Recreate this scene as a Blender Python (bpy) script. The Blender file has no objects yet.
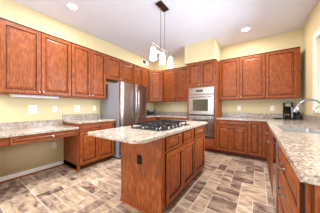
import bpy, bmesh, math, random
from mathutils import Vector, Matrix
random.seed(7)
S = bpy.context.scene
COL = S.collection
PI = math.pi

# ------------------------------------------------------------------ camera, world, lights, exposure
YB, W, CE = 4.44, 4.139, 2.926          # back wall, right wall, ceiling
cd = bpy.data.cameras.new('camera'); cam = bpy.data.objects.new('camera', cd); COL.objects.link(cam)
cam.location = (3.322, 0.0, 1.175); cam.rotation_euler = (PI/2, 0, math.radians(34.2))
cd.sensor_width = 36; cd.lens = 143.925/320*36; cd.shift_y = 1.07/320; cd.clip_start = 0.02
S.camera = cam

wd = bpy.data.worlds.new('world'); S.world = wd; wd.use_nodes = True
bg = wd.node_tree.nodes['Background']; bg.inputs[0].default_value = (0.66, 0.80, 1.0, 1); bg.inputs[1].default_value = 2.0

def area(name, loc, rot, sx, sy, power, color, shape='RECTANGLE', spread=PI):
    l = bpy.data.lights.new(name, 'AREA'); l.shape = shape; l.size = sx
    if shape == 'RECTANGLE': l.size_y = sy
    l.energy = power; l.color = color; l.spread = spread
    o = bpy.data.objects.new(name, l); o.location = loc; o.rotation_euler = rot; COL.objects.link(o); return o
WARM = (1.0, 0.96, 0.91)
CANS_AND_FILLS = [(0.667, 1.21, 13), (3.10, 3.74, 19), (0.72, 3.70, 13), (1.1, -0.9, 28), (2.6, -0.9, 34), (3.0, 1.5, 38), (1.3, 0.7, 20)]  # last four are unseen lamps without fixtures, added to brighten the room
for x, y, e in CANS_AND_FILLS:
    area('can_or_fill_lamp', (x, y, CE-0.02), (0, 0, 0), 0.13, 0.13, e, WARM, 'DISK')
for y in (-0.262, 0.0, 0.268):
    area('pendant_lamp', (1.963, 2.075+y, 1.936), (0, 0, 0), 0.08, 0.08, 6, WARM, 'DISK')
area('window_daylight', (W+0.45, 2.67, 1.55), (0, PI/2-0.05, 0), 1.3, 1.75, 135, (0.86, 0.93, 1.0))
area('rear_fill_light', (1.5, -3.3, 1.1), (PI/2+0.08, 0, 0), 2.2, 1.9, 120, (0.66, 0.80, 1.0))  # added unseen fill light behind the camera

S.view_settings.view_transform = 'Standard'; S.view_settings.look = 'None'
S.view_settings.gamma = 1.0; S.view_settings.use_curve_mapping = False
S.view_settings.exposure = 0.14

# ------------------------------------------------------------------ materials
def s2l(c): return tuple(((v/255)/12.92 if v/255 <= 0.04045 else ((v/255+0.055)/1.055)**2.4) for v in c)+(1,)
def newmat(name):
    m = bpy.data.materials.new(name); m.use_nodes = True
    return m, m.node_tree, m.node_tree.nodes['Principled BSDF']
def plain(name, rgb, rough=0.5, metal=0.0, emit=0, ecol=None, bump=0, spec=None):
    m, nt, b = newmat(name)
    b.inputs['Base Color'].default_value = s2l(rgb); b.inputs['Roughness'].default_value = rough
    b.inputs['Metallic'].default_value = metal
    # faint procedural variation
    tc = nt.nodes.new('ShaderNodeTexCoord'); n = nt.nodes.new('ShaderNodeTexNoise'); n.inputs['Scale'].default_value = 6
    nt.links.new(tc.outputs['Object'], n.inputs['Vector'])
    mx = nt.nodes.new('ShaderNodeMix'); mx.data_type = 'RGBA'
    c = s2l(rgb); mx.inputs['A'].default_value = tuple(v*0.96 for v in c[:3])+(1,); mx.inputs['B'].default_value = tuple(min(1, v*1.04) for v in c[:3])+(1,)
    nt.links.new(n.outputs['Fac'], mx.inputs['Factor']); nt.links.new(mx.outputs['Result'], b.inputs['Base Color'])
    if bump:
        n2 = nt.nodes.new('ShaderNodeTexNoise'); n2.inputs['Scale'].default_value = 90; nt.links.new(tc.outputs['Object'], n2.inputs['Vector'])
        bp = nt.nodes.new('ShaderNodeBump'); bp.inputs['Strength'].default_value = bump; bp.inputs['Distance'].default_value = 0.002
        nt.links.new(n2.outputs['Fac'], bp.inputs['Height']); nt.links.new(bp.outputs['Normal'], b.inputs['Normal'])
    if spec is not None: b.inputs['Specular IOR Level'].default_value = spec
    if emit:
        b.inputs['Emission Color'].default_value = s2l(ecol or rgb); b.inputs['Emission Strength'].default_value = emit
    return m
def ramp(nt, stops):
    r = nt.nodes.new('ShaderNodeValToRGB'); e = r.color_ramp.elements
    while len(e) < len(stops): e.new(0.5)
    for k, (p, c) in zip(e, stops): k.position = p; k.color = s2l(c)
    return r
def wood(name, dark, mid, light, axis='z', rough=0.42):
    m, nt, b = newmat(name)
    tc = nt.nodes.new('ShaderNodeTexCoord'); oi = nt.nodes.new('ShaderNodeObjectInfo')
    ad = nt.nodes.new('ShaderNodeVectorMath'); ad.operation = 'MULTIPLY_ADD'
    cx = nt.nodes.new('ShaderNodeCombineXYZ')
    for k in range(3): nt.links.new(oi.outputs['Random'], cx.inputs[k])
    ad.inputs[1].default_value = (13, 17, 11); nt.links.new(cx.outputs[0], ad.inputs[0]); nt.links.new(tc.outputs['Object'], ad.inputs[2])
    mp = nt.nodes.new('ShaderNodeMapping'); mp.inputs['Scale'].default_value = {'z': (1.6, 1.6, 0.22), 'x': (0.22, 1.6, 1.6)}[axis]
    nt.links.new(ad.outputs[0], mp.inputs['Vector'])
    n1 = nt.nodes.new('ShaderNodeTexNoise'); n1.inputs['Scale'].default_value = 48; n1.inputs['Detail'].default_value = 4; n1.inputs['Distortion'].default_value = 0.4
    n2 = nt.nodes.new('ShaderNodeTexNoise'); n2.inputs['Scale'].default_value = 12; n2.inputs['Detail'].default_value = 5
    nt.links.new(mp.outputs[0], n1.inputs['Vector']); nt.links.new(ad.outputs[0], n2.inputs['Vector'])
    mt = nt.nodes.new('ShaderNodeMath'); mt.operation = 'MULTIPLY_ADD'; mt.inputs[1].default_value = 0.7
    m2 = nt.nodes.new('ShaderNodeMath'); m2.operation = 'MULTIPLY'; m2.inputs[1].default_value = 0.3
    nt.links.new(n2.outputs['Fac'], m2.inputs[0]); nt.links.new(n1.outputs['Fac'], mt.inputs[0]); nt.links.new(m2.outputs[0], mt.inputs[2])
    r = ramp(nt, [(0.24, dark), (0.5, mid), (0.76, light)]); nt.links.new(mt.outputs[0], r.inputs[0])
    nt.links.new(r.outputs[0], b.inputs['Base Color']); b.inputs['Roughness'].default_value = rough; b.inputs['Specular IOR Level'].default_value = 0.32
    return m
def granite(name):
    m, nt, b = newmat(name)
    tc = nt.nodes.new('ShaderNodeTexCoord')
    n1 = nt.nodes.new('ShaderNodeTexNoise'); n1.inputs['Scale'].default_value = 85; n1.inputs['Detail'].default_value = 3
    n2 = nt.nodes.new('ShaderNodeTexNoise'); n2.inputs['Scale'].default_value = 14; n2.inputs['Detail'].default_value = 4
    v = nt.nodes.new('ShaderNodeTexVoronoi'); v.inputs['Scale'].default_value = 70
    for n in (n1, n2, v): nt.links.new(tc.outputs['Object'], n.inputs['Vector'])
    r1 = ramp(nt, [(0.32, (116, 104, 100)), (0.43, (174, 162, 150)), (0.55, (204, 195, 184)), (0.72, (230, 225, 218))]); nt.links.new(n1.outputs['Fac'], r1.inputs[0])
    r2 = ramp(nt, [(0.35, (216, 200, 182)), (0.5, (236, 230, 224)), (0.65, (248, 246, 244))]); nt.links.new(n2.outputs['Fac'], r2.inputs[0])
    mx = nt.nodes.new('ShaderNodeMix'); mx.data_type = 'RGBA'; mx.blend_type = 'MULTIPLY'; mx.inputs['Factor'].default_value = 0.8
    nt.links.new(r1.outputs[0], mx.inputs['A']); nt.links.new(r2.outputs[0], mx.inputs['B'])
    rv = ramp(nt, [(0.0, (0, 0, 0)), (0.74, (0, 0, 0)), (0.82, (190, 190, 190))]); nt.links.new(v.outputs['Color'], rv.inputs[0])
    m3 = nt.nodes.new('ShaderNodeMix'); m3.data_type = 'RGBA'; m3.inputs['B'].default_value = s2l((112, 100, 108))
    nt.links.new(rv.outputs[0], m3.inputs['Factor']); nt.links.new(mx.outputs['Result'], m3.inputs['A'])
    nt.links.new(m3.outputs['Result'], b.inputs['Base Color']); b.inputs['Roughness'].default_value = 0.16
    return m
def steel(name, rgb, rough, axis=(60, 60, 0.6)):
    m, nt, b = newmat(name)
    b.inputs['Metallic'].default_value = 1; b.inputs['Base Color'].default_value = s2l(rgb)
    tc = nt.nodes.new('ShaderNodeTexCoord'); mp = nt.nodes.new('ShaderNodeMapping'); mp.inputs['Scale'].default_value = axis
    n = nt.nodes.new('ShaderNodeTexNoise'); n.inputs['Scale'].default_value = 6; n.inputs['Detail'].default_value = 3
    nt.links.new(tc.outputs['Object'], mp.inputs['Vector']); nt.links.new(mp.outputs[0], n.inputs['Vector'])
    r = nt.nodes.new('ShaderNodeMapRange'); r.inputs['To Min'].default_value = rough-0.05; r.inputs['To Max'].default_value = rough+0.08
    nt.links.new(n.outputs['Fac'], r.inputs['Value']); nt.links.new(r.outputs[0], b.inputs['Roughness'])
    return m
def tile_mat():
    m, nt, b = newmat('stone_tile')
    at = nt.nodes.new('ShaderNodeAttribute'); at.attribute_name = 'tone'
    tc = nt.nodes.new('ShaderNodeTexCoord')
    n = nt.nodes.new('ShaderNodeTexNoise'); n.inputs['Scale'].default_value = 9; n.inputs['Detail'].default_value = 6; n.inputs['Distortion'].default_value = 1.0
    ad = nt.nodes.new('ShaderNodeVectorMath'); ad.operation = 'MULTIPLY_ADD'; ad.inputs[1].default_value = (9, 9, 9)
    mp = nt.nodes.new('ShaderNodeMapping'); mp.inputs['Scale'].default_value = (0.55, 1.3, 1); mp.inputs['Rotation'].default_value = (0, 0, 0.5)
    nt.links.new(at.outputs['Vector'], ad.inputs[0]); nt.links.new(tc.outputs['Object'], ad.inputs[2]); nt.links.new(ad.outputs[0], mp.inputs['Vector']); nt.links.new(mp.outputs[0], n.inputs['Vector'])
    sx = nt.nodes.new('ShaderNodeSeparateXYZ'); nt.links.new(at.outputs['Vector'], sx.inputs[0])
    a = nt.nodes.new('ShaderNodeMath'); a.operation = 'MULTIPLY_ADD'; a.inputs[1].default_value = 2.2; a.inputs[2].default_value = -1.1
    nt.links.new(n.outputs['Fac'], a.inputs[0])
    a2 = nt.nodes.new('ShaderNodeMath'); a2.operation = 'ADD'; nt.links.new(a.outputs[0], a2.inputs[0]); nt.links.new(sx.outputs[0], a2.inputs[1])
    r = ramp(nt, [(0.05, (104, 80, 70)), (0.25, (138, 114, 100)), (0.42, (162, 140, 126)), (0.58, (180, 156, 132)), (0.8, (197, 174, 147)), (1.0, (213, 197, 178))])
    nt.links.new(a2.outputs[0], r.inputs[0]); nt.links.new(r.outputs[0], b.inputs['Base Color'])
    b.inputs['Roughness'].default_value = 0.34
    bp = nt.nodes.new('ShaderNodeBump'); bp.inputs['Strength'].default_value = 0.25; bp.inputs['Distance'].default_value = 0.004
    nt.links.new(n.outputs['Fac'], bp.inputs['Height']); nt.links.new(bp.outputs['Normal'], b.inputs['Normal'])
    return m

CH = ((88, 37, 12), (140, 69, 27), (182, 106, 53))
WOODV = wood('cherry_vertical_grain', *CH, 'z')
WOODH = wood('cherry_horizontal_grain', *CH, 'x')
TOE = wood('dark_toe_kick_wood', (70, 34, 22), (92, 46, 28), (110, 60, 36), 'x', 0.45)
GLAZE_SHADE = wood('groove_glaze_and_seam_shade', (40, 16, 9), (52, 22, 12), (68, 30, 16), 'z', 0.45)  # groove glaze, also painted as shade on door edges and top strips
WALL = plain('cream_wall_paint', (220, 205, 163), 0.75, bump=0.05)
WALLR = WALL
CEIL = plain('ceiling_paint', (224, 228, 242), 0.85, bump=0.05)
WHITE = plain('white_trim_paint', (240, 240, 240), 0.4)
PLASTIC = plain('white_plastic', (240, 239, 232), 0.35)
GRAN = granite('speckled_granite')
STEEL = steel('brushed_steel', (174, 162, 152), 0.26)
STEELH = steel('brushed_steel_horizontal', (158, 149, 141), 0.27, (0.6, 60, 60))
COOKSTEEL = steel('dark_cooktop_steel', (120, 116, 116), 0.2)
SINKSTEEL = steel('pale_sink_steel', (206, 206, 210), 0.36)
NICKEL = plain('satin_nickel', (168, 164, 160), 0.22, 1.0)
CHROMED = plain('satin_grey_chrome', (158, 156, 156), 0.28, 1.0)
CHROME = plain('polished_chrome', (190, 188, 186), 0.12, 1.0)
GREY = plain('grey_appliance_paint', (138, 136, 140), 0.4)
BLACK = plain('black_plastic', (12, 12, 14), 0.4, spec=0.2)
IRON = plain('black_cast_iron', (14, 14, 16), 0.45, spec=0.25)
ENAMEL = plain('dark_enamel', (48, 48, 54), 0.18, 0.6)
BRONZE = plain('bronze_metal', (84, 56, 42), 0.35, 0.8)
OVENGLASS = plain('oven_glass', (70, 68, 56), 0.06)
SHADE = plain('lit_frosted_glass', (255, 250, 240), 0.4, 0, 4, (255, 246, 232))
LENS = plain('lit_lens', (255, 252, 245), 0.4, 0, 14, (255, 246, 232))
GROUT = plain('pale_grout', (222, 212, 202), 0.8)
TILE = tile_mat()
SLOT = plain('dark_slot', (30, 26, 26), 0.6)
def glassmat():
    m, nt, b = newmat('window_glass')
    tr = nt.nodes.new('ShaderNodeBsdfTransparent'); gl = nt.nodes.new('ShaderNodeBsdfGlossy'); gl.inputs['Roughness'].default_value = 0.03
    fr = nt.nodes.new('ShaderNodeFresnel'); mx = nt.nodes.new('ShaderNodeMixShader')
    nt.links.new(fr.outputs[0], mx.inputs[0]); nt.links.new(tr.outputs[0], mx.inputs[1]); nt.links.new(gl.outputs[0], mx.inputs[2])
    nt.links.new(mx.outputs[0], nt.nodes['Material Output'].inputs[0]); return m
PANE = glassmat()
def carafe_mat():
    m, nt, b = newmat('smoky_carafe_glass'); b.inputs['Base Color'].default_value = s2l((60, 50, 46)); b.inputs['Roughness'].default_value = 0.05
    b.inputs['Transmission Weight'].default_value = 0.5; return m
CARAFE = carafe_mat()

# ------------------------------------------------------------------ mesh helpers
class MB:
    def __init__(s): s.bm = bmesh.new()
    def box(s, x0, x1, y0, y1, z0, z1):
        v = [s.bm.verts.new((x, y, z)) for z in (z0, z1) for y in (y0, y1) for x in (x0, x1)]
        for f in ((0, 2, 3, 1), (4, 5, 7, 6), (0, 1, 5, 4), (2, 6, 7, 3), (0, 4, 6, 2), (1, 3, 7, 5)): s.bm.faces.new([v[i] for i in f])
        return s
    def prism(s, pts, z0, z1):
        a = [s.bm.verts.new((x, y, z0)) for x, y in pts]; b = [s.bm.verts.new((x, y, z1)) for x, y in pts]
        n = len(pts); s.bm.faces.new(a[::-1]); s.bm.faces.new(b)
        for i in range(n): s.bm.faces.new((a[i], a[(i+1) % n], b[(i+1) % n], b[i]))
        return s
    def lathe(s, prof, c=(0, 0, 0), axis='z', n=20, caps=True):
        def P(r, h, a):
            u, w = r*math.cos(a), r*math.sin(a)
            p = {'z': (u, w, h), 'y': (u, h, w), 'x': (h, u, w)}[axis]
            return (c[0]+p[0], c[1]+p[1], c[2]+p[2])
        rings = [[s.bm.verts.new(P(r, h, 2*PI*k/n)) for k in range(n)] for r, h in prof]
        for A, B in zip(rings, rings[1:]):
            for k in range(n): s.bm.faces.new((A[k], A[(k+1) % n], B[(k+1) % n], B[k]))
        if caps: s.bm.faces.new(rings[0][::-1]); s.bm.faces.new(rings[-1])
        return s
    def tube(s, path, r, n=8):
        pts = [Vector(p) for p in path]; rings = []
        rr = r if isinstance(r, (list, tuple)) else [r]*len(pts)
        t0 = (pts[1]-pts[0]).normalized(); ref = Vector((0, 0, 1)) if abs(t0.z) < 0.9 else Vector((1, 0, 0))
        nrm = t0.cross(ref).normalized()
        for i, p in enumerate(pts):
            t = (pts[min(i+1, len(pts)-1)]-pts[max(i-1, 0)]).normalized()
            nrm = (nrm-t*nrm.dot(t)).normalized(); bn = t.cross(nrm)
            rings.append([s.bm.verts.new(p+(nrm*math.cos(2*PI*k/n)+bn*math.sin(2*PI*k/n))*rr[i]) for k in range(n)])
        for A, B in zip(rings, rings[1:]):
            for k in range(n): s.bm.faces.new((A[k], A[(k+1) % n], B[(k+1) % n], B[k]))
        s.bm.faces.new(rings[0][::-1]); s.bm.faces.new(rings[-1]); return s
    def panel(s, x0, x1, z0, z1, yb, yf, rings):
        """Framed panel in the xz plane: back at yb, front at yf (front is -y); rings = (inset, depth behind front)."""
        def ring(i, y): return [s.bm.verts.new(p) for p in ((x0+i, y, z0+i), (x1-i, y, z0+i), (x1-i, y, z1-i), (x0+i, y, z1-i))]
        R = [ring(0, yb)]+[ring(i, yf+d) for i, d in rings]
        s.bm.faces.new(R[0])
        for j, (A, B) in enumerate(zip(R, R[1:])):
            for k in range(4):
                f = s.bm.faces.new((A[k], B[k], B[(k+1) % 4], A[(k+1) % 4]))
                if j in (0, 3, 4): f.material_index = 1  # grooves glazed; door sides painted dark for the shaded gaps
        s.bm.faces.new(R[-1][::-1]); return s
    def build(s, name, mat, parent=None, bevel=0, smooth=False, mats=None):
        bmesh.ops.recalc_face_normals(s.bm, faces=s.bm.faces[:])
        me = bpy.data.meshes.new(name); s.bm.to_mesh(me); s.bm.free()
        for m in (mats or [mat]): me.materials.append(m)
        if smooth:
            for p in me.polygons: p.use_smooth = True
            me.set_sharp_from_angle(angle=math.radians(40))
        o = bpy.data.objects.new(name, me); COL.objects.link(o)
        if parent: o.parent = parent
        if bevel:
            b = o.modifiers.new('bevel', 'BEVEL'); b.width = bevel; b.segments = 2; b.limit_method = 'ANGLE'
        return o
def tag(o, label, cat, group=None):
    o['label'] = label; o['category'] = cat
    if group: o['group'] = group
    return o
def thing(name, label, cat, loc=(0, 0, 0), rz=0, group=None):
    o = bpy.data.objects.new(name, None); o.empty_display_size = 0.1; COL.objects.link(o)
    o.location = loc; o.rotation_euler = (0, 0, rz); return tag(o, label, cat, group)
def struct(o): o['kind'] = 'structure'; return o
def copy_tree(o, parent=None):
    c = o.copy(); COL.objects.link(c)
    if parent: c.parent = parent
    for ch in o.children: copy_tree(ch, c)
    return c
def rpoly(x0, x1, y0, y1, r):
    """rounded rectangle; r = radii at (x0,y0),(x1,y0),(x1,y1),(x0,y1)"""
    out = []
    for (cx, cy, a0), q in zip(((x0, y0, PI), (x1, y0, 1.5*PI), (x1, y1, 0), (x0, y1, 0.5*PI)), r):
        sx = 1 if cx == x0 else -1; sy = 1 if cy == y0 else -1
        n = 1 if q < 0.005 else 8
        for k in range(n+1):
            a = a0+0.5*PI*k/n; out.append((cx+sx*q+q*math.cos(a), cy+sy*q+q*math.sin(a)))
    return out

# ------------------------------------------------------------------ room shell
Y0 = -2.8
def floor():
    u = 0.15; nx = int((W+0.6)/u)+1; ny = int((YB-Y0)/u)+1
    occ = [[False]*ny for _ in range(nx)]
    mb = MB(); bm = mb.bm; tone = bm.verts.layers.float_vector.new('tone')
    def quad(x0, x1, y0, y1, z, mi, t):
        v = [bm.verts.new(p) for p in ((x0, y0, z), (x1, y0, z), (x1, y1, z), (x0, y1, z))]
        for k in v: k[tone] = t
        f = bm.faces.new(v); f.material_index = mi
    x_hi, y_hi = W, YB
    quad(0, x_hi, Y0, y_hi, -0.0015, 1, (0, 0, 0))
    shapes = [(2, 2), (3, 2), (2, 3), (2, 1), (1, 2), (1, 1), (3, 1), (1, 3), (3, 3)]; wts = [6, 1.5, 1.5, 6, 6, 3, 4, 4, 0.05]
    for j in range(ny):
        for i in range(nx):
            if occ[i][j]: continue
            for a, b in sorted(shapes, key=lambda s: random.random()**(1.0/wts[shapes.index(s)]), reverse=True)+[(1, 1)]:
                if i+a <= nx and j+b <= ny and not any(occ[i+p][j+q] for p in range(a) for q in range(b)): break
            for p in range(a):
                for q in range(b): occ[i+p][j+q] = True
            g = 0.0035; x0 = i*u+g-0.03; x1 = (i+a)*u-g-0.03; y0 = Y0+j*u+g; y1 = Y0+(j+b)*u-g
            x0 = max(x0, 0.0); x1 = min(x1, x_hi); y1 = min(y1, y_hi)
            if x1-x0 < 0.005 or y1-y0 < 0.005: continue
            t = random.choice((0.34, 0.40, 0.47, 0.54, 0.6, 0.68))+random.uniform(-0.08, 0.08)
            if a*b <= 2 and random.random() < 0.2: t = random.uniform(0.15, 0.3)
            quad(x0, x1, y0, y1, 0.0, 0, (t, random.random(), random.random()))
    mb.box(0, x_hi, Y0, y_hi, -0.06, -0.002)
    return struct(mb.build('floor', TILE, mats=[TILE, GROUT]))
floor()
struct(MB().box(0, W, Y0, YB, CE, CE+0.1).build('ceiling', CEIL))
struct(MB().box(-0.1, 0, Y0, YB+0.1, -0.06, CE+0.1).build('wall_left', WALL))
struct(MB().box(0, W+0.1, YB, YB+0.1, -0.06, CE+0.1).build('wall_back', WALL))
struct(MB().box(0, 0.4, Y0-0.1, Y0, -0.06, CE+0.1).box(2.6, W, Y0-0.1, Y0, -0.06, CE+0.1).box(0.4, 2.6, Y0-0.1, Y0, 2.15, CE+0.1).build('wall_rear', WALL))  # unseen rear wall, with an opening added to let daylight in
dr = thing('added_rear_door', 'added white patio door frame, unseen behind the camera', 'door'); struct(dr)  # unseen door frame added around the daylight opening
MB().box(0.4, 0.48, Y0-0.09, Y0-0.01, 0, 2.07).box(2.52, 2.6, Y0-0.09, Y0-0.01, 0, 2.07).box(0.4, 2.6, Y0-0.09, Y0-0.01, 2.07, 2.15).box(1.46, 1.54, Y0-0.09, Y0-0.01, 0, 2.07).build('added_door_frame', WHITE, dr)
WY0, WY1, WZ0, WZ1 = 1.76, 3.48, 1.13, 2.34
struct(MB().box(W, W+0.1, Y0, -2.2, -0.06, CE+0.1).box(W, W+0.1, -2.2, -0.5, -0.06, 0.3).box(W, W+0.1, -2.2, -0.5, 2.34, CE+0.1).box(W, W+0.1, -0.5, WY0, -0.06, CE+0.1).box(W, W+0.1, WY1, YB, -0.06, CE+0.1)
       .box(W, W+0.1, WY0, WY1, -0.06, WZ0).box(W, W+0.1, WY0, WY1, WZ1, CE+0.1).build('wall_right', WALLR))
# drywall box above the oven tower
struct(MB().box(1.60, 2.435, 3.775, YB, 2.412, CE).build('wall_soffit', WALL))
wn2 = thing('added_side_window', 'added white framed window, unseen behind the camera', 'window'); struct(wn2)  # unseen window added to bring in daylight from the side
MB().box(W+0.03, W+0.08, -2.2, -2.14, 0.3, 2.34).box(W+0.03, W+0.08, -0.56, -0.5, 0.3, 2.34).box(W+0.03, W+0.08, -2.14, -0.56, 0.3, 0.36).box(W+0.03, W+0.08, -2.14, -0.56, 2.28, 2.34).box(W+0.03, W+0.08, -1.38, -1.32, 0.36, 2.28).build('window_frame', WHITE, wn2)
# window in the right wall
win = thing('window_1', 'white framed window over the sink', 'window'); struct(win)
m = MB()
m.box(W-0.018, W, WY0-0.10, WY0, WZ0-0.02, WZ1+0.1).box(W-0.018, W, WY1, WY1+0.10, WZ0-0.02, WZ1+0.1)
m.box(W-0.018, W, WY0, WY1, WZ1, WZ1+0.1).box(W-0.024, W-0.018, WY0-0.1, WY0-0.075, WZ0-0.02, WZ1+0.1).box(W-0.024, W-0.018, WY1+0.075, WY1+0.1, WZ0-0.02, WZ1+0.1)
m.box(W-0.024, W-0.018, WY0-0.1, WY1+0.1, WZ1+0.075, WZ1+0.1)
m.build('casing', WHITE, win, 0.003)
MB().box(W-0.035, W+0.06, WY0-0.12, WY1+0.12, WZ0-0.045, WZ0-0.02).build('window_sill', WHITE, win, 0.004)
m = MB(); my = (WY0+WY1)/2
for a, b in ((WY0, WY0+0.05), (my-0.035, my+0.035), (WY1-0.05, WY1)): m.box(W+0.05, W+0.09, a, b, WZ0, WZ1)
for a, b in ((WZ0, WZ0+0.05), (WZ1-0.05, WZ1)): m.box(W+0.05, W+0.09, WY0+0.05, my-0.035, a, b).box(W+0.05, W+0.09, my+0.035, WY1-0.05, a, b)
m.build('window_frame', WHITE, win)
for a, b in ((WY0+0.05, my-0.035), (my+0.035, WY1-0.05)):
    MB().box(W+0.068, W+0.072, a, b, WZ0+0.05, WZ1-0.05).build('pane', PANE, win)
# baseboard under the desk, with wood shoe moulding
bbt = thing('baseboard_left', 'white baseboard under the desk', 'baseboard'); struct(bbt)
MB().box(0, 0.014, Y0, 1.335, 0.0, 0.088).build('board', WHITE, bbt, 0.004)
m = MB()
pr = [(0.0145, 0.0), (0.034, 0.0), (0.031, 0.012), (0.024, 0.019), (0.0145, 0.021)]
a = [m.bm.verts.new((x, Y0, z)) for x, z in pr]; b = [m.bm.verts.new((x, 1.335, z)) for x, z in pr]
m.bm.faces.new(a); m.bm.faces.new(b[::-1])
for i in range(5): m.bm.faces.new((a[i], b[i], b[(i+1) % 5], a[(i+1) % 5]))
m.build('shoe_moulding', WOODH, bbt)

# ------------------------------------------------------------------ cabinets
RAISED = [(0.0, 0.004), (0.004, 0.0), (0.054, 0.0), (0.056, 0.009), (0.067, 0.010), (0.098, 0.001), (0.100, 0.001)]
SLAB = [(0.0, 0.004), (0.004, 0.0), (0.026, 0.0), (0.028, 0.006), (0.034, 0.007), (0.048, 0.001), (0.051, 0.001)]
def knob_mesh(x, y, z):
    return MB().lathe([(0.005, 0.0), (0.005, -0.012), (0.013, -0.016), (0.015, -0.021), (0.012, -0.027), (0.004, -0.029)], (x, y, z), 'y', 14)
def pull_mesh(x, y, z, w=0.115):
    pts = [(x-w/2, y, z)]
    for k in range(9):
        t = k/8; pts.append((x-w/2+w*t, y-0.012-0.022*math.sin(PI*t)**0.6, z+0.004*math.sin(2*PI*t)))
    pts.append((x+w/2, y, z))
    mb = MB().tube(pts, 0.0058, 8)
    for sx in (-1, 1): mb.lathe([(0.010, 0), (0.010, -0.004), (0.006, -0.008)], (x+sx*w/2, y, z), 'y', 12)
    return mb
def fronts(root, d, items):
    for it in items:
        k, x0, x1, z0, z1 = it[:5]; hw = it[5] if len(it) > 5 else None
        door = k == 'door'
        o = MB().panel(x0, x1, z0, z1, -d-0.0005, -d-0.0205, RAISED if door else SLAB).build('door' if door else 'drawer_front', None, root, mats=[WOODV if door else WOODH, GLAZE_SHADE])
        if hw:
            if hw[0] == 'knob': knob_mesh(hw[1], -d-0.0205, hw[2]).build('knob', NICKEL, o, smooth=True)
            else: pull_mesh(hw[1], -d-0.0205, hw[2]).build('pull', NICKEL, o, smooth=True)
def upper(label, loc, rz, w, h, items, d=0.335, group='wall cabinets'):
    r = thing('wall_cabinet', label, 'cabinet', loc, rz, group)
    MB().box(0, w, -d, -0.002, 0, h).build('cabinet_body', WOODV, r)
    MB().box(0, w, -d-0.012, -d-0.0005, h-0.016, h+0.006).build('top_shadow_strip', GLAZE_SHADE, r)  # dark strip painting the shadow line along the cabinet top
    fronts(r, d, items); return r
ZT, ZB = 2.435, 1.38; H = ZT-ZB
def pairdoors(w, h, kz=0.05, m=0.005, s=None, low=0.012, top=0.020, kn=(True, True)):
    s = s or w/2
    return [('door', m, s-0.004, low, h-top, ('knob', s-0.030, kz)), ('door', s+0.004, w-m, low, h-top, ('knob', s+0.028, kz))]
L90 = PI/2
upper('tall two-door cherry wall cabinet above the desk, with the white light bar under it', (0, 0.40, ZB), L90, 0.935, H, pairdoors(0.935, H, s=0.466))
upper('tall two-door cherry wall cabinet left of the refrigerator', (0, 1.337, ZB), L90, 0.763, H, pairdoors(0.763, H, s=0.390, m=0.006))
upper('short two-door cherry wall cabinet directly above the refrigerator', (0, 2.103, 1.862), L90, 0.915, ZT-1.862, pairdoors(0.915, ZT-1.862, s=0.456))
upper('tall two-door cherry wall cabinet between the refrigerator and the angled corner cabinet', (0, 3.022, ZB), L90, 0.755, H, pairdoors(0.755, H, s=0.378))
# angled corner wall cabinet
r = thing('corner_wall_cabinet', 'angled one-door cherry wall cabinet in the far left corner', 'cabinet', (0, YB, ZB), 0, 'wall cabinets')
A, B = Vector((0.335, -0.660)), Vector((0.620, -0.335))
MB().prism([(0.002, -0.002), (0.002, -0.660), (A.x, A.y), (B.x, B.y), (0.620, -0.002)], 0, H).build('cabinet_body', WOODV, r)
ang = math.atan2(B.y-A.y, B.x-A.x); wd_ = (B-A).length
dm = MB().panel(0.018, wd_-0.018, 0.012, H-0.022, -0.0005, -0.0205, RAISED)
kx = knob_mesh(wd_-0.05, -0.0205, 0.05)
T = Matrix.Translation((A.x, A.y, 0)) @ Matrix.Rotation(ang, 4, 'Z')
for q in (dm, kx): bmesh.ops.transform(q.bm, matrix=T, verts=q.bm.verts[:])
d_ = dm.build('door', None, r, mats=[WOODV, GLAZE_SHADE]); kx.build('knob', NICKEL, d_, smooth=True)
upper('two-door cherry wall cabinet on the back wall left of the ovens', (0.624, YB, ZB), 0, 1.036, H, pairdoors(1.036, H, s=0.513))
upper('two-door cherry wall cabinet on the back wall just right of the ovens', (2.464, YB, ZB), 0, 1.001, H, pairdoors(1.001, H, s=0.481))
upper('wide one-door cherry wall cabinet in the right corner above the coffee maker', (3.467, YB, ZB), 0, 0.585, H,
      [('door', 0.006, 0.535, 0.012, H-0.020, ('knob', 0.034, 0.05))])

BH = 0.877
def base(label, loc, rz, w, items, d=0.62, toe=True, left=True, right=True, name='base_cabinet', group='base cabinets', h=BH):
    r = thing(name, label, 'cabinet', loc, rz, group)
    m = MB().box(0, w, -d, -0.002, 0.1, h)
    if not toe: m.box(0, w, -d, -0.002, 0.001, 0.1)
    m.build('cabinet_body', WOODV, r)
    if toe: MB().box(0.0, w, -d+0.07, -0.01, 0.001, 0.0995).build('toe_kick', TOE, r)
    fronts(r, d, items); return r
# left, between the desk and the refrigerator
bl = base('cherry base cabinet between the desk and the refrigerator', (0, 1.34, 0), L90, 0.766,
     [('drawer', 0.012, 0.758, 0.735, 0.865, ('pull', 0.385, 0.80)),
      ('door', 0.012, 0.378, 0.118, 0.722), ('door', 0.384, 0.758, 0.118, 0.722)])
MB().box(0.0, 0.016, -0.62, -0.012, 0.001, 0.0995).build('side_foot', WOODV, bl)
MB().box(-0.016, -0.0005, -0.63, -0.04, 0.001, 0.02).box(-0.016, 0.766, -0.5495, -0.535, 0.001, 0.02).build('shoe_moulding', WOODH, bl)
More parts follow.
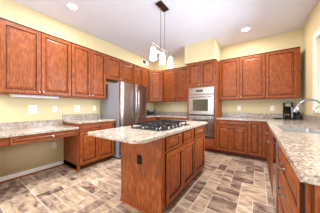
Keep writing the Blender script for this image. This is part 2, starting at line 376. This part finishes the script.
# back left, partly behind the island
base('cherry base cabinet in the far corner beside the refrigerator', (0, 3.09, 0), L90, 0.725,
     [('drawer', 0.006, 0.70, 0.735, 0.865, ('pull', 0.36, 0.80)), ('door', 0.006, 0.35, 0.118, 0.722), ('door', 0.354, 0.70, 0.118, 0.722)])
base('cherry base cabinet on the back wall left of the ovens', (0.645, YB, 0), 0, 1.015,
     [('drawer', 0.02, 0.50, 0.735, 0.865, ('pull', 0.26, 0.80)), ('drawer', 0.51, 1.0, 0.735, 0.865, ('pull', 0.76, 0.80)),
      ('door', 0.02, 0.50, 0.118, 0.722), ('door', 0.51, 1.0, 0.118, 0.722)])
# back right
base('cherry base cabinet with a drawer over two doors, right of the ovens', (2.464, YB, 0), 0, 0.662,
     [('drawer', 0.008, 0.655, 0.745, 0.866, ('pull', 0.33, 0.805)),
      ('door', 0.008, 0.324, 0.118, 0.733, ('knob', 0.296, 0.695)), ('door', 0.330, 0.655, 0.118, 0.733, ('knob', 0.358, 0.695))])
base('cherry base cabinet with one tall door by the inside corner', (3.128, YB, 0), 0, 0.352,
     [('door', 0.012, 0.262, 0.118, 0.866, ('knob', 0.04, 0.825))])
# right run (faces -x): local x runs towards the camera
RX = W
dR = W-3.487
base('cherry sink base cabinet in the right run', (RX, 3.815, 0), -L90, 1.752,
     [('drawer', 0.03, 0.78, 0.735, 0.866, ('knob', 0.42, 0.80)), ('drawer', 0.80, 1.74, 0.735, 0.866, ('knob', 1.2, 0.80)),
      ('door', 0.03, 0.40, 0.118, 0.722, ('knob', 0.37, 0.68)), ('door', 0.41, 0.78, 0.118, 0.722, ('knob', 0.44, 0.68)),
      ('door', 0.80, 1.19, 0.118, 0.722, ('knob', 1.16, 0.68)), ('door', 1.20, 1.74, 0.118, 0.722, ('knob', 1.23, 0.68))], d=dR, h=0.68)
rr = base('cherry drawer cabinet at the near end of the right run', (RX, 1.64, 0), -L90, 0.80,
     [('drawer', 0.006, 0.790, 0.70, 0.868, ('pull', 0.40, 0.785)), ('drawer', 0.006, 0.790, 0.42, 0.69, ('pull', 0.40, 0.62)),
      ('drawer', 0.006, 0.790, 0.118, 0.41, ('pull', 0.40, 0.335))], d=dR, name='drawer_cabinet')
MB().box(0.802, 0.818, -dR+0.024, -0.004, 0.001, BH-0.002).build('end_panel', WOODV, rr, 0.002)
MB().box(0.8005, 0.812, -dR-0.0, -dR+0.014, 0.10, BH-0.002).build('corner_stile', WOODV, rr, 0.002)

# ------------------------------------------------------------------ oven tower
ot = thing('oven_tower_cabinet', 'full-height cherry cabinet housing the double wall oven', 'cabinet', (1.664, YB, 0), 0)
w = 0.796
m = MB().box(0, 0.05, -0.62, -0.002, 0.1, 2.405).box(w-0.06, w, -0.62, -0.002, 0.1, 2.405)
m.box(0.05, w-0.06, -0.62, -0.002, 1.722, 2.405).box(0.05, w-0.06, -0.62, -0.002, 0.1, 0.385).box(0.05, w-0.06, -0.03, -0.002, 0.385, 1.722)
m.build('cabinet_body', WOODV, ot)
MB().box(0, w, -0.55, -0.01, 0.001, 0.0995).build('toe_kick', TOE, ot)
fronts(ot, 0.62, [('door', 0.012, 0.385, 1.76, 2.385, ('knob', 0.36, 1.80)), ('door', 0.390, w-0.03, 1.76, 2.385, ('knob', 0.415, 1.80)),
                  ('drawer', 0.02, w-0.03, 0.118, 0.365)])
ov = thing('double_wall_oven', 'stainless double wall oven built into the tall cabinet', 'oven', (1.664+0.052, YB, 0), 0)
ow = w-0.112-0.002
MB().box(0.004, ow-0.004, -0.615, -0.04, 0.39, 1.716).build('oven_body', GREY, ov)
cp = MB().box(0, ow, -0.64, -0.6215, 1.535, 1.714).build('control_panel', STEELH, ov, 0.004)
MB().box(0.22, 0.40, -0.6425, -0.6405, 1.60, 1.65).build('display', BLACK, cp)
for i in range(3):
    MB().box(0.24+0.05*i, 0.265+0.05*i, -0.6445, -0.643, 1.618, 1.628).build('button', GREY, cp)
def ovendoor(z0, z1, gz0, gz1):
    d = MB().box(0, ow, -0.655, -0.6215, z0, z1).build('oven_door', STEELH, ov, 0.004)
    MB().box(0.125, ow-0.145, -0.6575, -0.6555, gz0, gz1).build('oven_window', OVENGLASS, d)
    h = MB().tube([(0.05, -0.70, z1-0.055), (ow/2, -0.705, z1-0.055), (ow-0.05, -0.70, z1-0.055)], 0.011, 10)
    for x in (0.065, ow-0.065): h.tube([(x, -0.655, z1-0.055), (x, -0.70, z1-0.055)], 0.009, 8)
    h.build('oven_handle', NICKEL, d, smooth=True)
ovendoor(0.992, 1.515, 1.085, 1.395)
ovendoor(0.43, 0.952, 0.47, 0.86)
MB().box(0, ow, -0.64, -0.6215, 0.958, 0.986).build('vent_strip', SLOT, ov)
MB().box(0, ow, -0.64, -0.6215, 0.392, 0.425).build('lower_trim', SLOT, ov)

# ------------------------------------------------------------------ worktops
def splash(m_args, parent):
    for a in m_args: MB().box(*a).build('backsplash', GRAN, parent, 0.002)
ct = MB().box(3.462, W-0.001, 0.79, 2.085, 0.879, 0.914).box(3.462, W-0.001, 2.835, 3.776, 0.879, 0.914)
ct.box(3.462, 3.552, 2.085, 2.835, 0.879, 0.914).box(3.915, W-0.001, 2.085, 2.835, 0.879, 0.914).box(2.463, W-0.001, 3.776, YB-0.001, 0.879, 0.914)
wt = thing('granite_worktop', 'long L-shaped granite worktop holding the sink and the coffee maker', 'worktop')
ct.build('slab', GRAN, wt)
splash([(2.465, W-0.021, YB-0.021, YB-0.001, 0.9142, 1.032), (W-0.021, W-0.001, 0.80, YB-0.001, 0.9142, 1.032)], wt)
wt = thing('granite_worktop', 'granite worktop in the far corner behind the island, left of the ovens', 'worktop')
MB().prism([(0.002, YB-0.001), (0.002, 3.085), (0.662, 3.085), (0.662, 3.70), (0.735, 3.776), (1.660, 3.776), (1.660, YB-0.001)], 0.879, 0.914).build('slab', GRAN, wt, 0.003)
splash([(0.022, 1.660, YB-0.021, YB-0.001, 0.9142, 1.032), (0.002, 0.0215, 3.09, YB-0.001, 0.9142, 1.032)], wt)
wt = thing('granite_worktop', 'short granite worktop on the base cabinet left of the refrigerator', 'worktop')
MB().box(0.002, 0.668, 1.325, 2.125, 0.879, 0.914).build('slab', GRAN, wt, 0.004)
splash([(0.002, 0.022, 1.315, 2.125, 0.9142, 1.030)], wt)
wt = thing('granite_desk_top', 'lower granite desk top along the left wall', 'worktop')
MB().box(0.002, 0.668, 0.02, 1.322, 0.790, 0.825).build('slab', GRAN, wt, 0.004)
splash([(0.002, 0.022, 0.02, 1.313, 0.8252, 0.936)], wt)
# desk apron with drawer
dk = thing('desk_apron', 'cherry desk apron with one wide drawer under the low granite top', 'desk', (0, 0.35, 0), L90)
MB().box(0, 0.985, -0.62, -0.002, 0.765, 0.788).box(0, 0.10, -0.62, -0.60, 0.68, 0.765).box(0.973, 0.985, -0.62, -0.10, 0.68, 0.765).box(0, 0.985, -0.615, -0.60, 0.68, 0.765).build('frame', WOODH, dk)
fronts(dk, 0.62, [('drawer', 0.108, 0.975, 0.678, 0.782, ('pull', 0.56, 0.733))])
dp = base('cherry drawer pedestal under the left end of the desk', (0, 0.03, 0), L90, 0.315, [('drawer', 0.006, 0.309, 0.62, 0.775, ('pull', 0.157, 0.70)), ('door', 0.006, 0.309, 0.118, 0.61)], name='desk_pedestal', h=0.788)

# ------------------------------------------------------------------ refrigerator
fr = thing('refrigerator', 'stainless french-door refrigerator with grey sides', 'refrigerator', (0.0, 2.172, 0), L90)
fw = 0.905
MB().box(0, fw, -0.725, -0.05, 0.03, 1.745).build('body', GREY, fr, 0.004)
def fdoor(x0, x1, z0, z1):
    n = 10; m = MB(); pts = [(x0, -0.731)]
    for k in range(n+1):
        t = k/n; x = x0+(x1-x0)*t; e = min(t, 1-t)*(x1-x0)
        g = (x-fw/2)/(fw/2)
        pts.append((x, -0.800-0.014*(1-g*g)+(0.012*(1-e/0.012)**2 if e < 0.012 else 0)))
    pts.append((x1, -0.731)); return m.prism(pts, z0, z1)
hx = fw/2
for a, b, s in ((0.002, hx-0.003, -1), (hx+0.003, fw-0.002, 1)):
    d = fdoor(a, b, 0.735, 1.75).build('door', STEEL, fr, smooth=True)
    x = hx+s*0.045
    h = MB().tube([(x, -0.81, 0.93), (x, -0.862, 0.95), (x, -0.870, 1.27), (x, -0.862, 1.58), (x, -0.81, 1.60)], 0.013, 10)
    h.build('door_handle', NICKEL, d, smooth=True)
    if s > 0: MB().box(fw-0.10, fw-0.07, -0.8065, -0.800, 1.62, 1.65).build('badge', BLACK, d)
d = fdoor(0.002, fw-0.002, 0.10, 0.725).build('freezer_drawer', STEEL, fr, smooth=True)
MB().tube([(0.08, -0.80, 0.66), (0.10, -0.86, 0.66), (fw/2, -0.872, 0.66), (fw-0.10, -0.86, 0.66), (fw-0.08, -0.80, 0.66)], 0.013, 10).build('freezer_handle', NICKEL, d, smooth=True)
MB().box(0.01, fw-0.01, -0.70, -0.06, 0.001, 0.029).build('base_grille', BLACK, fr)
for x in (0.05, fw-0.05): MB().box(x-0.03, x+0.03, -0.78, -0.64, 1.7505, 1.768).build('hinge_cover', GREY, fr, 0.004)

# ------------------------------------------------------------------ island
ix0, ix1, iy0, iy1 = 1.893, 2.523, 1.232, 2.655
il = thing('kitchen_island', 'cherry kitchen island base standing on the tile floor under the cooktop', 'island', (ix0, iy0, 0), L90)
# local: x = world y - iy0, y = -(world x - ix0)
wl = iy1-iy0; dd = ix1-ix0-0.021
MB().box(0.016, wl, -dd, 0, 0.1, BH).build('cabinet_body', WOODV, il)
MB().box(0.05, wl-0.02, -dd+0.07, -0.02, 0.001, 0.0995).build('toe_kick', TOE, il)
pn = MB().box(0.0, 0.0155, -dd-0.0, 0.002, 0.001, BH).box(-0.003, 0.0, -0.020, 0.002, 0.02, BH).box(-0.004, 0, -dd, -dd+0.05, 0.02, BH)
pn.build('end_panel', WOODV, il)
MB().box(-0.012, -0.0005, -dd, 0.012, 0.001, 0.022).build('shoe_moulding', WOODH, il)
fronts(il, dd, [
    ('drawer', 0.070, 0.385, 0.705, 0.850), ('drawer', 0.500, 0.800, 0.705, 0.850), ('drawer', 0.905, 1.395, 0.705, 0.850, ('pull', 1.15, 0.785)),
    ('door', 0.070, 0.478, 0.118, 0.680, ('knob', 0.450, 0.632)), ('door', 0.484, 0.880, 0.118, 0.680, ('knob', 0.515, 0.632)),
    ('door', 0.905, 1.395, 0.118, 0.680, ('knob', 0.945, 0.632))])
tag(MB().prism(rpoly(1.802, 2.560, 0.835, 2.70, (0.03, 0.10, 0.02, 0.02)), 0.879, 0.914).build('island_worktop', GRAN, bevel=0.006), 'rounded-corner granite top of the kitchen island', 'worktop')
# outlet on the island end panel
def outlet(name, label, cat, loc, rz, w, h, kind, mat=PLASTIC, group='wall plates'):
    r = thing(name, label, cat, loc, rz, group)
    MB().box(-w/2, w/2, -0.006, -0.0005, -h/2, h/2).build('plate', mat, r, 0.002)
    if kind == 'socket':
        for z in (-0.026, 0.026): MB().box(-0.016, 0.016, -0.009, -0.0065, z-0.014, z+0.014).build('socket', mat, r, 0.003)
    else:
        n = 2 if w > 0.1 else 1
        for i in range(n):
            x = (i-(n-1)/2)*0.046
            MB().box(x-0.016, x+0.016, -0.009, -0.0065, -0.033, 0.033).build('rocker', mat, r, 0.002)
    return r
outlet('power_outlet', 'black power outlet on the near end of the island', 'outlet', (2.202, iy0-0.0005, 0.580), 0, 0.070, 0.105, 'socket', BLACK)
outlet('switch_plate', 'white double plate on the left wall, nearest the camera above the desk', 'switch', (0, 0.848, 1.147), L90, 0.118, 0.145, 'switch')
outlet('power_outlet', 'small white outlet on the left wall above the right end of the desk', 'outlet', (0, 1.185, 1.147), L90, 0.074, 0.118, 'socket')
outlet('switch_plate', 'white double plate on the left wall above the raised worktop', 'switch', (0, 1.611, 1.155), L90, 0.122, 0.14, 'switch')
outlet('power_outlet', 'white outlet on the left wall next to the refrigerator', 'outlet', (0, 2.02, 1.155), L90, 0.085, 0.128, 'socket')
outlet('power_outlet', 'white outlet low on the wall under the desk', 'outlet', (0, 1.176, 0.43), L90, 0.074, 0.118, 'socket')
outlet('power_outlet', 'white outlet on the back wall, the one nearer the ovens', 'outlet', (2.902, YB, 1.155), 0, 0.082, 0.128, 'socket')
outlet('switch_plate', 'white plate on the back wall left of the coffee maker', 'switch', (3.612, YB, 1.158), 0, 0.086, 0.125, 'switch')
outlet('power_outlet', 'pale outlet on the back wall between the refrigerator and the ovens', 'outlet', (0.86, YB, 1.25), 0, 0.074, 0.118, 'socket', plain('cream_plastic', (228, 214, 172), 0.4))
outlet('power_outlet', 'white outlet on the right wall beside the corner', 'outlet', (W, 4.30, 1.135), -L90, 0.08, 0.125, 'socket')
outlet('switch_plate', 'white plate on the right wall beside the window casing', 'switch', (W, 3.665, 1.12), -L90, 0.08, 0.125, 'switch')

# ------------------------------------------------------------------ cooktop
ck = thing('gas_cooktop', 'black gas cooktop with iron grates set in the island top', 'cooktop', (1.985, 1.285, 0.914), 0)
cw, cl = 0.485, 0.785
MB().prism(rpoly(0, cw, 0, cl, (0.02,)*4), 0.0005, 0.010).build('cooktop_plate', COOKSTEEL, ck, 0.003)
BUR = [(0.13, 0.14, 0.045), (0.13, 0.645, 0.05), (0.34, 0.14, 0.038), (0.34, 0.645, 0.042), (0.235, 0.39, 0.055)]
for x, y, rad in BUR:
    b = MB().lathe([(rad, 0), (rad, 0.010), (rad*0.8, 0.014)], (x, y, 0.0102), 'z', 20).build('burner', NICKEL, ck, smooth=True)
    MB().lathe([(rad*0.75, 0), (rad*0.78, 0.006), (rad*0.6, 0.010)], (x, y, 0.0245), 'z', 20).build('burner_cap', IRON, b, smooth=True)
for y0, y1 in ((0.015, 0.265), (0.270, 0.515), (0.520, 0.770)):
    g = MB(); x0, x1 = 0.015, 0.43; z0, z1 = 0.046, 0.058; t = 0.007
    for x in (x0+t, x1-t): g.box(x-t, x+t, y0, y1, z0, z1)
    for y in (y0+t, (y0+y1)/2, y1-t): g.box(x0+2*t, x1-2*t, y-t*0.8, y+t*0.8, z0, z1)
    for x in (0.13, 0.235, 0.34): g.box(x-t*0.8, x+t*0.8, y0+2*t, y1-2*t, z0+0.001, z1+0.001)
    for x in (x0+t, x1-t):
        for y in (y0+t, y1-t): g.box(x-t, x+t, y-t, y+t, 0.0103, z0)
    g.build('grate', IRON, ck, 0.001)
for k in range(5):
    MB().lathe([(0.017, 0), (0.016, 0.020), (0.012, 0.024)], (0.458, 0.20+0.096*k, 0.0102), 'z', 16).build('control_knob', NICKEL, ck, smooth=True)

# ------------------------------------------------------------------ dishwasher, sink, faucets
dw = thing('dishwasher', 'stainless dishwasher in the right run between sink and drawers', 'dishwasher', (W, 2.056, 0), -L90)
dww = 0.404
MB().box(0.003, dww-0.003, -dR+0.0, -0.03, 0.10, 0.868).build('dishwasher_body', GREY, dw)
dd_ = MB().box(0.002, dww-0.012, -dR-0.024, -dR-0.001, 0.11, 0.70).build('dishwasher_door', steel('dishwasher_steel', (150, 120, 100), 0.15), dw, 0.003)
pc = MB().box(0.002, dww-0.012, -dR-0.022, -dR-0.001, 0.705, 0.866).build('control_strip', BLACK, dw, 0.003)
for k in range(5): MB().box(0.06, dww-0.08, -dR-0.026, -dR-0.0225, 0.735+0.022*k, 0.747+0.022*k).build('vent_slat', NICKEL, pc)
MB().box(dww-0.010, dww, -dR-0.028, -dR-0.001, 0.10, 0.868).build('edge_strip', STEEL, dw)
MB().box(0.003, dww-0.003, -dR+0.07, -0.03, 0.001, 0.0995).build('toe_kick', BLACK, dw)

sk = thing('sink', 'stainless undermount sink set in the right worktop', 'sink', (3.7335, 2.46, 0.879), 0)
sx0, sx1, sy0, sy1, dz = -0.198, 0.198, -0.385, 0.385, -0.185
m = MB()
o_ = rpoly(sx0-0.012, sx1+0.012, sy0-0.012, sy1+0.012, (0.06,)*4); i_ = rpoly(sx0, sx1, sy0, sy1, (0.05,)*4); l_ = rpoly(sx0+0.015, sx1-0.015, sy0+0.015, sy1-0.015, (0.05,)*4)
rings = [[m.bm.verts.new((x, y, z)) for x, y in p] for p, z in ((o_, dz-0.003), (o_, -0.0008), (i_, -0.0008), (l_, dz))]
n = len(o_)
for A, B in zip(rings, rings[1:]):
    for k in range(n): m.bm.faces.new((A[k], A[(k+1) % n], B[(k+1) % n], B[k]))
m.bm.faces.new(rings[0][::-1]); m.bm.faces.new(rings[-1])
m.build('bowl', SINKSTEEL, sk, smooth=True)
MB().lathe([(0.045, 0.0005), (0.045, 0.003), (0.03, 0.004)], (0, 0, dz), 'z', 20).build('drain', CHROME, sk, smooth=True)

fc = thing('kitchen_faucet', 'chrome gooseneck pull-down faucet arching over the sink', 'faucet', (3.966, 2.47, 0.9145), 0)
MB().lathe([(0.030, 0), (0.030, 0.008), (0.020, 0.020), (0.018, 0.10), (0.016, 0.11)], (0, 0, 0), 'z', 18).build('faucet_base', CHROME, fc, smooth=True)
pts = [(0, 0, 0.11), (0, 0, 0.236)]
R = 0.120
for k in range(1, 11):
    a = PI*k/10*0.93; pts.append((-R+R*math.cos(a), -0.01*k/10, 0.236+R*math.sin(a)))
e = Vector(pts[-1]); t_ = (e-Vector(pts[-2])).normalized()
sp = MB().tube(pts, [0.013]*2+[0.0125]*9+[0.014], 12).build('spout', CHROMED, fc, smooth=True)
h0 = e+t_*0.001
MB().tube([h0, h0+t_*0.01, h0+t_*0.045, h0+t_*0.062], [0.015, 0.021, 0.025, 0.023], 12).build('spray_head', CHROMED, fc, smooth=True)
MB().tube([(0.0, -0.02, 0.07), (0.0, -0.05, 0.085), (-0.01, -0.10, 0.11)], [0.009, 0.007, 0.006], 8).build('lever_handle', CHROME, fc, smooth=True)
f2 = thing('filter_faucet', 'slim dark gooseneck filter faucet in front of the window casing', 'faucet', (4.0, 2.17, 0.9145), 0)
MB().lathe([(0.020, 0), (0.020, 0.006), (0.011, 0.016), (0.010, 0.06)], (0, 0, 0), 'z', 16).build('faucet_base', CHROME, f2, smooth=True)
pts = [(0, 0, 0.06), (0, 0, 0.20)]
for k in range(1, 11):
    a = PI*k/10*0.9; pts.append((-0.095+0.095*math.cos(a), 0, 0.20+0.095*math.sin(a)))
pts.append((pts[-1][0]-0.002, 0, pts[-1][2]-0.03))
MB().tube(pts, 0.0075, 10).build('spout', CHROMED, f2, smooth=True)

# ------------------------------------------------------------------ coffee maker and small things on the right worktop
cm = thing('coffee_maker', 'black and steel drip coffee maker on the corner worktop', 'coffee maker', (3.872, 4.255, 0.9145), 0)
MB().box(-0.072, 0.072, -0.13, 0.11, 0, 0.035).build('base', BLACK, cm, 0.006)
MB().box(-0.072, 0.072, 0.02, 0.11, 0.0355, 0.27).build('water_tank', BLACK, cm, 0.006)
hd = MB().box(-0.072, 0.072, -0.12, 0.11, 0.2705, 0.37).build('brew_head', BLACK, cm, 0.008)
MB().box(-0.052, 0.042, -0.1235, -0.1205, 0.282, 0.36).build('steel_face', STEELH, hd, 0.002)
MB().box(0.046, 0.0715, -0.128, -0.04, 0.037, 0.2695).build('side_column', GREY, cm)
cf = MB().lathe([(0.045, 0), (0.052, 0.012), (0.052, 0.07), (0.040, 0.105), (0.034, 0.115)], (-0.01, -0.055, 0.0365), 'z', 20).build('carafe', CARAFE, cm, smooth=True)
MB().lathe([(0.0535, 0), (0.0535, 0.028)], (-0.01, -0.055, 0.090), 'z', 20).build('steel_band', NICKEL, cf, smooth=True)
MB().lathe([(0.036, 0), (0.038, 0.02), (0.02, 0.028)], (-0.01, -0.055, 0.1525), 'z', 20).build('carafe_lid', BLACK, cf, smooth=True)
MB().tube([(-0.02, -0.105, 0.135), (-0.025, -0.135, 0.135), (-0.025, -0.14, 0.10), (-0.02, -0.115, 0.07)], 0.007, 8).build('carafe_handle', BLACK, cf, smooth=True)
kb = thing('countertop_box', 'small black slant-topped box right of the coffee maker', 'box', (4.022, 4.27, 0.9145), 0)
m = MB(); pr = [(-0.05, 0), (0.05, 0), (0.05, 0.150), (-0.02, 0.205), (-0.05, 0.205)]
a = [m.bm.verts.new((x, -0.075, z)) for x, z in pr]; b = [m.bm.verts.new((x, 0.075, z)) for x, z in pr]
m.bm.faces.new(a); m.bm.faces.new(b[::-1])
for i in range(5): m.bm.faces.new((a[i], b[i], b[(i+1) % 5], a[(i+1) % 5]))
m.build('body', BLACK, kb, 0.004)
MB().box(-0.04, 0.04, -0.079, -0.0755, 0.02, 0.10).build('front_plate', plain('dark_gloss', (36, 36, 42), 0.1), kb)
pt = thing('trivet', 'small flat black trivet left of the coffee maker', 'trivet', (3.70, 4.31, 0.9145), 0)
MB().prism(rpoly(-0.075, 0.075, -0.05, 0.05, (0.01,)*4), 0, 0.010).build('plate', BLACK, pt, 0.002)
MB().box(-0.065, 0.065, -0.04, 0.04, 0.0105, 0.020).build('pad', SLOT, pt, 0.002)
# small black oven in the far corner
ts = thing('toaster_oven', 'small black toaster oven on the far worktop beside the refrigerator', 'toaster oven', (0.20, 4.02, 0.9145), L90*0.62)
MB().box(-0.16, 0.16, -0.11, 0.11, 0.012, 0.185).build('housing', BLACK, ts, 0.006)
MB().box(-0.14, 0.08, -0.1135, -0.1105, 0.03, 0.15).build('glass_door', plain('toaster_glass', (30, 30, 34), 0.08), ts)
MB().box(-0.13, 0.07, -0.128, -0.114, 0.152, 0.162).build('handle', NICKEL, ts)
for z in (0.06, 0.11): MB().lathe([(0.014, 0), (0.012, -0.014)], (0.12, -0.1105, z), 'y', 12).build('dial', NICKEL, ts)
for x in (-0.13, 0.13):
    for y in (-0.08, 0.08): MB().box(x-0.012, x+0.012, y-0.012, y+0.012, 0, 0.0115).build('foot', SLOT, ts)

# ------------------------------------------------------------------ under-cabinet light, vent
ul = thing('under_cabinet_light', 'white light bar under the wall cabinet over the desk', 'light', (0.20, 0.53, ZB-0.0005), L90)
MB().box(0, 0.645, -0.035, 0.035, -0.014, 0).build('housing', PLASTIC, ul, 0.003)
MB().box(0.01, 0.635, -0.030, 0.030, -0.038, -0.0145).build('diffuser', plain('bar_diffuser', (232, 236, 246), 0.35), ul, 0.006)
vn = thing('air_vent', 'white air vent high on the left wall over the corner cabinets', 'vent', (0, 3.955, 2.785), L90)
m = MB().box(-0.18, 0.18, -0.010, -0.0005, 0.055, 0.085).box(-0.18, 0.18, -0.010, -0.0005, -0.085, -0.055).box(-0.18, -0.145, -0.010, -0.0005, -0.055, 0.055).box(0.01, 0.18, -0.010, -0.0005, -0.055, 0.055)
m.build('frame', WHITE, vn, 0.002)
MB().box(-0.145, 0.01, -0.003, -0.0005, -0.055, 0.055).build('duct_opening', SLOT, vn)
for k in range(5):
    MB().box(-0.144, 0.009, -0.009, -0.0035, -0.045+0.022*k-0.003, -0.045+0.022*k+0.003).build('slat', GREY, vn)

# ------------------------------------------------------------------ ceiling fixtures
def can(label, x, y):
    r = thing('recessed_light', label, 'ceiling light', (x, y, CE), 0, 'recessed ceiling lights')
    m = MB(); n = 32
    prof = [(0.092, -0.0005), (0.092, -0.004), (0.072, -0.009), (0.068, -0.004), (0.068, -0.0005)]
    m.lathe(prof, (0, 0, 0), 'z', n, caps=False).build('trim_ring', WHITE, r, smooth=True)
    MB().lathe([(0.067, -0.001), (0.067, -0.006), (0.06, -0.008)], (0, 0, 0), 'z', n).build('lens', LENS, r, smooth=True)
can('recessed ceiling light at upper left, above the desk wall', 0.667, 1.21)
can('recessed ceiling light near the back wall on the right', 3.10, 3.74)
can('recessed ceiling light in the far left corner, seen between the pendant shades', 0.72, 3.70)
pl = thing('pendant_light', 'linear pendant with three lit white glass shades over the island', 'pendant light', (1.963, 2.075, 0), 0)
MB().box(-0.057, 0.057, -0.125, 0.125, CE-0.024, CE-0.0005).build('canopy', BRONZE, pl, 0.004)
for y in (-0.055, 0.075): MB().tube([(0, y, 2.19), (0, y, CE-0.0245)], 0.0055, 8).build('rod', NICKEL, pl, smooth=True)
MB().tube([(0, -0.262, 2.19), (0, 0, 2.19), (0, 0.268, 2.19)], 0.0075, 8).build('bar', NICKEL, pl, smooth=True)
for y in (-0.262, 0.0, 0.268):
    MB().lathe([(0.007, 0.068), (0.007, 0.02), (0.020, 0.012), (0.024, 0.0)], (0, y, 2.1195), 'z', 16).build('stem', NICKEL, pl, smooth=True)
    MB().lathe([(0.030, 2.119), (0.038, 2.10), (0.048, 2.01), (0.057, 1.93), (0.053, 1.93), (0.044, 2.01), (0.034, 2.10)], (0, y, 0), 'z', 24, caps=False).build('shade', SHADE, pl, smooth=True)
